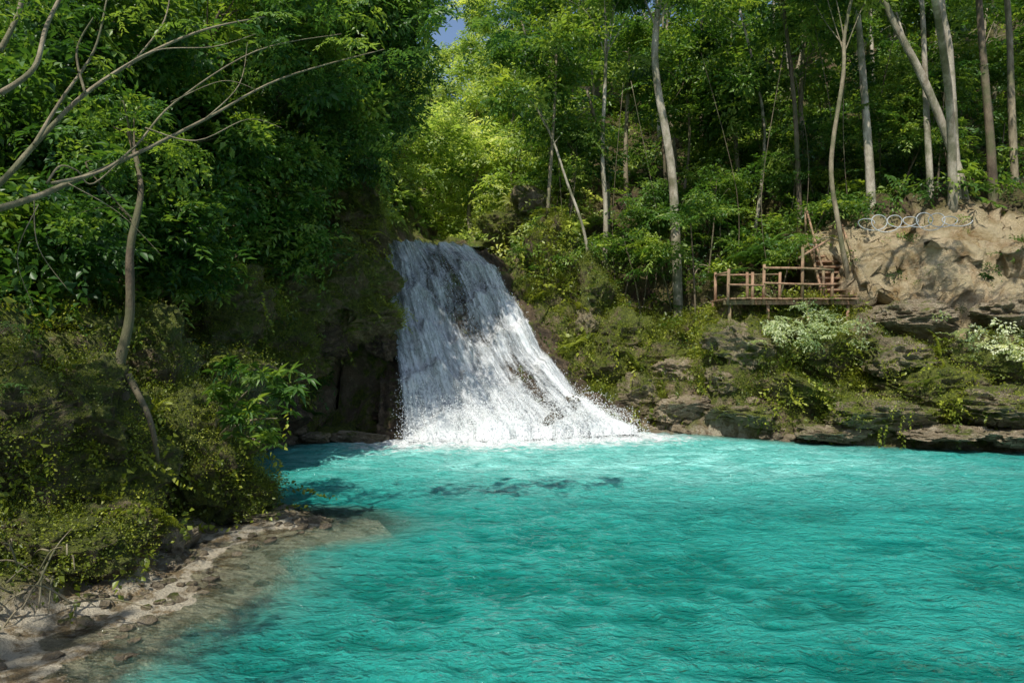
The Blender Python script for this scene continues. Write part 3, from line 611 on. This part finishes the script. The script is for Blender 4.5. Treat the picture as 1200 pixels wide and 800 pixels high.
# ---------------- left foreground ----------------
gt=[S(158,540,9.6),S(145,470,9.6),S(140,430,9.7),S(152,370,9.8),S(153,290,9.8),S(165,220,10),S(150,150,10.2)]
tree('gnarled_tree',gt,.1,.03,B_dark,[S(120,190,10),S(200,180,10.4),S(170,120,10.4),S(90,250,9.8),S(140,140,10.3)],C_left,9,.6,w=(2,2,2,3,3,0,1,0,1),ssc=(.35,.7))
A=Acc()
A.tube([S(150,500,9.5),S(120,500,9.2),S(100,560,9.0),S(110,600,9)],[.06,.05,.04,.03],7,5,.05);A.tube([S(150,440,9.6),S(175,490,9.4),S(185,540,9.6)],[.05,.04,.03],7,5,.05)
obj('exposed_roots',A.mesh('exposed_roots',[B_dark]))
bt=empty('overhanging_bare_tree');A=Acc()
def br(pxs,d0,d1,w0,w1):
    n=len(pxs);A.tube([S(x,y,d0+(d1-d0)*i/(n-1)) for i,(x,y) in enumerate(pxs)],np.linspace(w0,w1,n)*.6,7,6,.04)
br([(-120,330),(-60,260),(0,215),(45,165),(100,110),(170,65),(240,35),(310,20)],7.5,9.5,.08,.015)
br([(40,170),(70,120),(110,60),(125,0)],8,8.5,.04,.015);br([(0,60),(20,20),(30,-20)],7.8,8,.05,.04)
br([(-60,260),(30,235),(80,215),(150,185),(240,140),(330,92),(450,58)],7.6,10,.075,.01)
br([(60,215),(120,200),(160,170),(205,120),(300,60),(400,40)],8,9.6,.035,.008)
br([(55,215),(70,195),(90,200),(110,215),(160,170)],8,8.6,.025,.012)
br([(100,110),(90,60),(110,20)],8.2,8.2,.03,.012);br([(170,150),(230,165),(290,140),(330,150)],8.6,9.2,.018,.005)
br([(0,110),(40,80),(55,30),(80,-20)],7,7.5,.05,.03);br([(150,80),(190,30),(200,-10)],8.8,9,.022,.012);br([(240,140),(280,100),(290,50)],9,9.4,.015,.006)
br([(40,235),(45,290),(80,340)],8,8.2,.012,.006);br([(80,215),(140,250),(190,300)],8.2,8.8,.012,.004)
br([(200,120),(260,95),(300,105)],8.9,9.3,.012,.004);br([(120,95),(180,60),(250,55),(300,40)],8.4,9.2,.02,.005);br([(45,240),(20,300),(40,360)],7.9,8,.01,.004)
obj('branches',A.mesh('branches',[B_tan]),bt)
tips=[(310,20,9.5),(300,60,9.4),(400,40,9.6),(450,58,10),(200,-10,9),(125,0,8.5),(480,10,9.5),(530,5,9.5),(590,0,10),(430,0,9.3),(350,0,9.3),(80,0,7.6),(30,0,8),(580,30,10),(500,0,9.7)]
pts=np.concatenate([S(*t)+rng.normal(0,.22,(4,3)) for t in tips]);n=len(pts);scatter('leaves',pts,rots(n),rng.uniform(.3,.5,n),pick(n,(0,0,0,3,3,0,2,0,0)),C_right,bt)
sh=empty('broadleaf_shrub');A=Acc();pts=[]
r0=S(250,520,11.4)
for (px,py,d) in [(300,450,10.6),(325,490,10.5),(290,500,10.5),(260,470,10.9),(310,520,10.4),(335,460,10.8),(275,440,11)]:
    t=S(px,py,d);A.tube([r0,(r0+t)/2+[0,0,.15],t],[.03,.02,.01],6,4);pts.append(t+rng.normal(0,.08,(2,3)))
obj('stems',A.mesh('stems',[B_tan]),sh);pts=np.concatenate(pts);n=len(pts);scatter('leaves',pts,rots(n),rng.uniform(.5,.75,n),np.full(n,6),C_right,sh)
pc=S(945,388,21.0);n=50;scatter('pale_bush',pc+rng.normal(0,1,(n,3))*[.75,.35,.35],rots(n),rng.uniform(.35,.6,n),pick(n,(3,3,3,3,3,0,0,0,0)),C_pale)
pc=S(1165,400,19.6);n=34;scatter('pale_bush',pc+rng.normal(0,1,(n,3))*[.8,.4,.3],rots(n),rng.uniform(.35,.6,n),pick(n,(3,3,3,3,3,1,0,0,0)),C_pale)
for (px,py,s) in [(880,300,1.5),(905,285,1.4),(850,325,1.3),(720,215,1.2),(700,200,1.2),(690,290,1.1)]:
    d=hit(px,py+20) or 25;t=S(px,py,d-.3);scatter('fern_plant',[t,t+[.3,.1,-.25],t+[-.35,0,-.15]],rots(3,.2),[s,s*.8,s*.7],[5,5,6],C_right)
A=Acc()
for k in range(26):
    p0=S(rng.uniform(-20,90),rng.uniform(640,720),rng.uniform(6.8,7.6));dv=rng.normal(0,.35,3)*[1,1,.6];A.tube([p0,p0+dv*.5+[0,0,.08],p0+dv],[.012,.009,.004],5,4)
for k in range(40):
    x=rng.uniform(1,14);y=rng.uniform(24,29);z=ground(x,y)+.1;dv=rng.normal(0,1,3)*[1,.6,.5];A.tube([[x,y,z],[x+dv[0]*.5,y+dv[1]*.5,z+.2],[x+dv[0],y+dv[1],z+dv[2]*.4]],[.03,.025,.01],5,4)
obj('fallen_branches',A.mesh('fallen_branches',[B_tan]))
A=Acc()
for k in range(10):
    x,y=rng.uniform(2,15),rng.uniform(24.5,28);z=ground(x,y);A.tube([[x,y,z],[x+rng.normal(0,.3),y,z+3.5],[x+rng.normal(0,.7),y,z+9]],.014,5,5)
obj('hanging_lianas',A.mesh('hanging_lianas',[B_dark]))

# ---------------- light / camera ----------------
el=math.radians(57);az_dir=np.array([-.42,-.90]);az_dir/=np.linalg.norm(az_dir)
w=bpy.data.worlds.new('World');scene.world=w;w.use_nodes=True;nt=w.node_tree;bg=nt.nodes['Background'];sk=nt.nodes.new('ShaderNodeTexSky');sk.sky_type='NISHITA';sk.sun_disc=False
sk.sun_elevation=el;sk.sun_rotation=math.atan2(az_dir[0],az_dir[1]);nt.links.new(sk.outputs[0],bg.inputs[0]);bg.inputs[1].default_value=.15
sd=bpy.data.lights.new('sun','SUN');sd.energy=5;sd.angle=math.radians(.5);sd.color=(1,.95,.86);so=obj('sun',sd)
dv=Vector((az_dir[0]*math.cos(el),az_dir[1]*math.cos(el),math.sin(el)));so.rotation_euler=dv.to_track_quat('Z','Y').to_euler();so.location=(0,0,40)
cd=bpy.data.cameras.new('camera');cd.lens=24;cd.sensor_width=36;cd.clip_end=1000;co=obj('camera',cd);co.location=(0,0,CAMH);co.rotation_euler=(math.radians(90),0,0);scene.camera=co
print('INSTANCES',CNT[0])
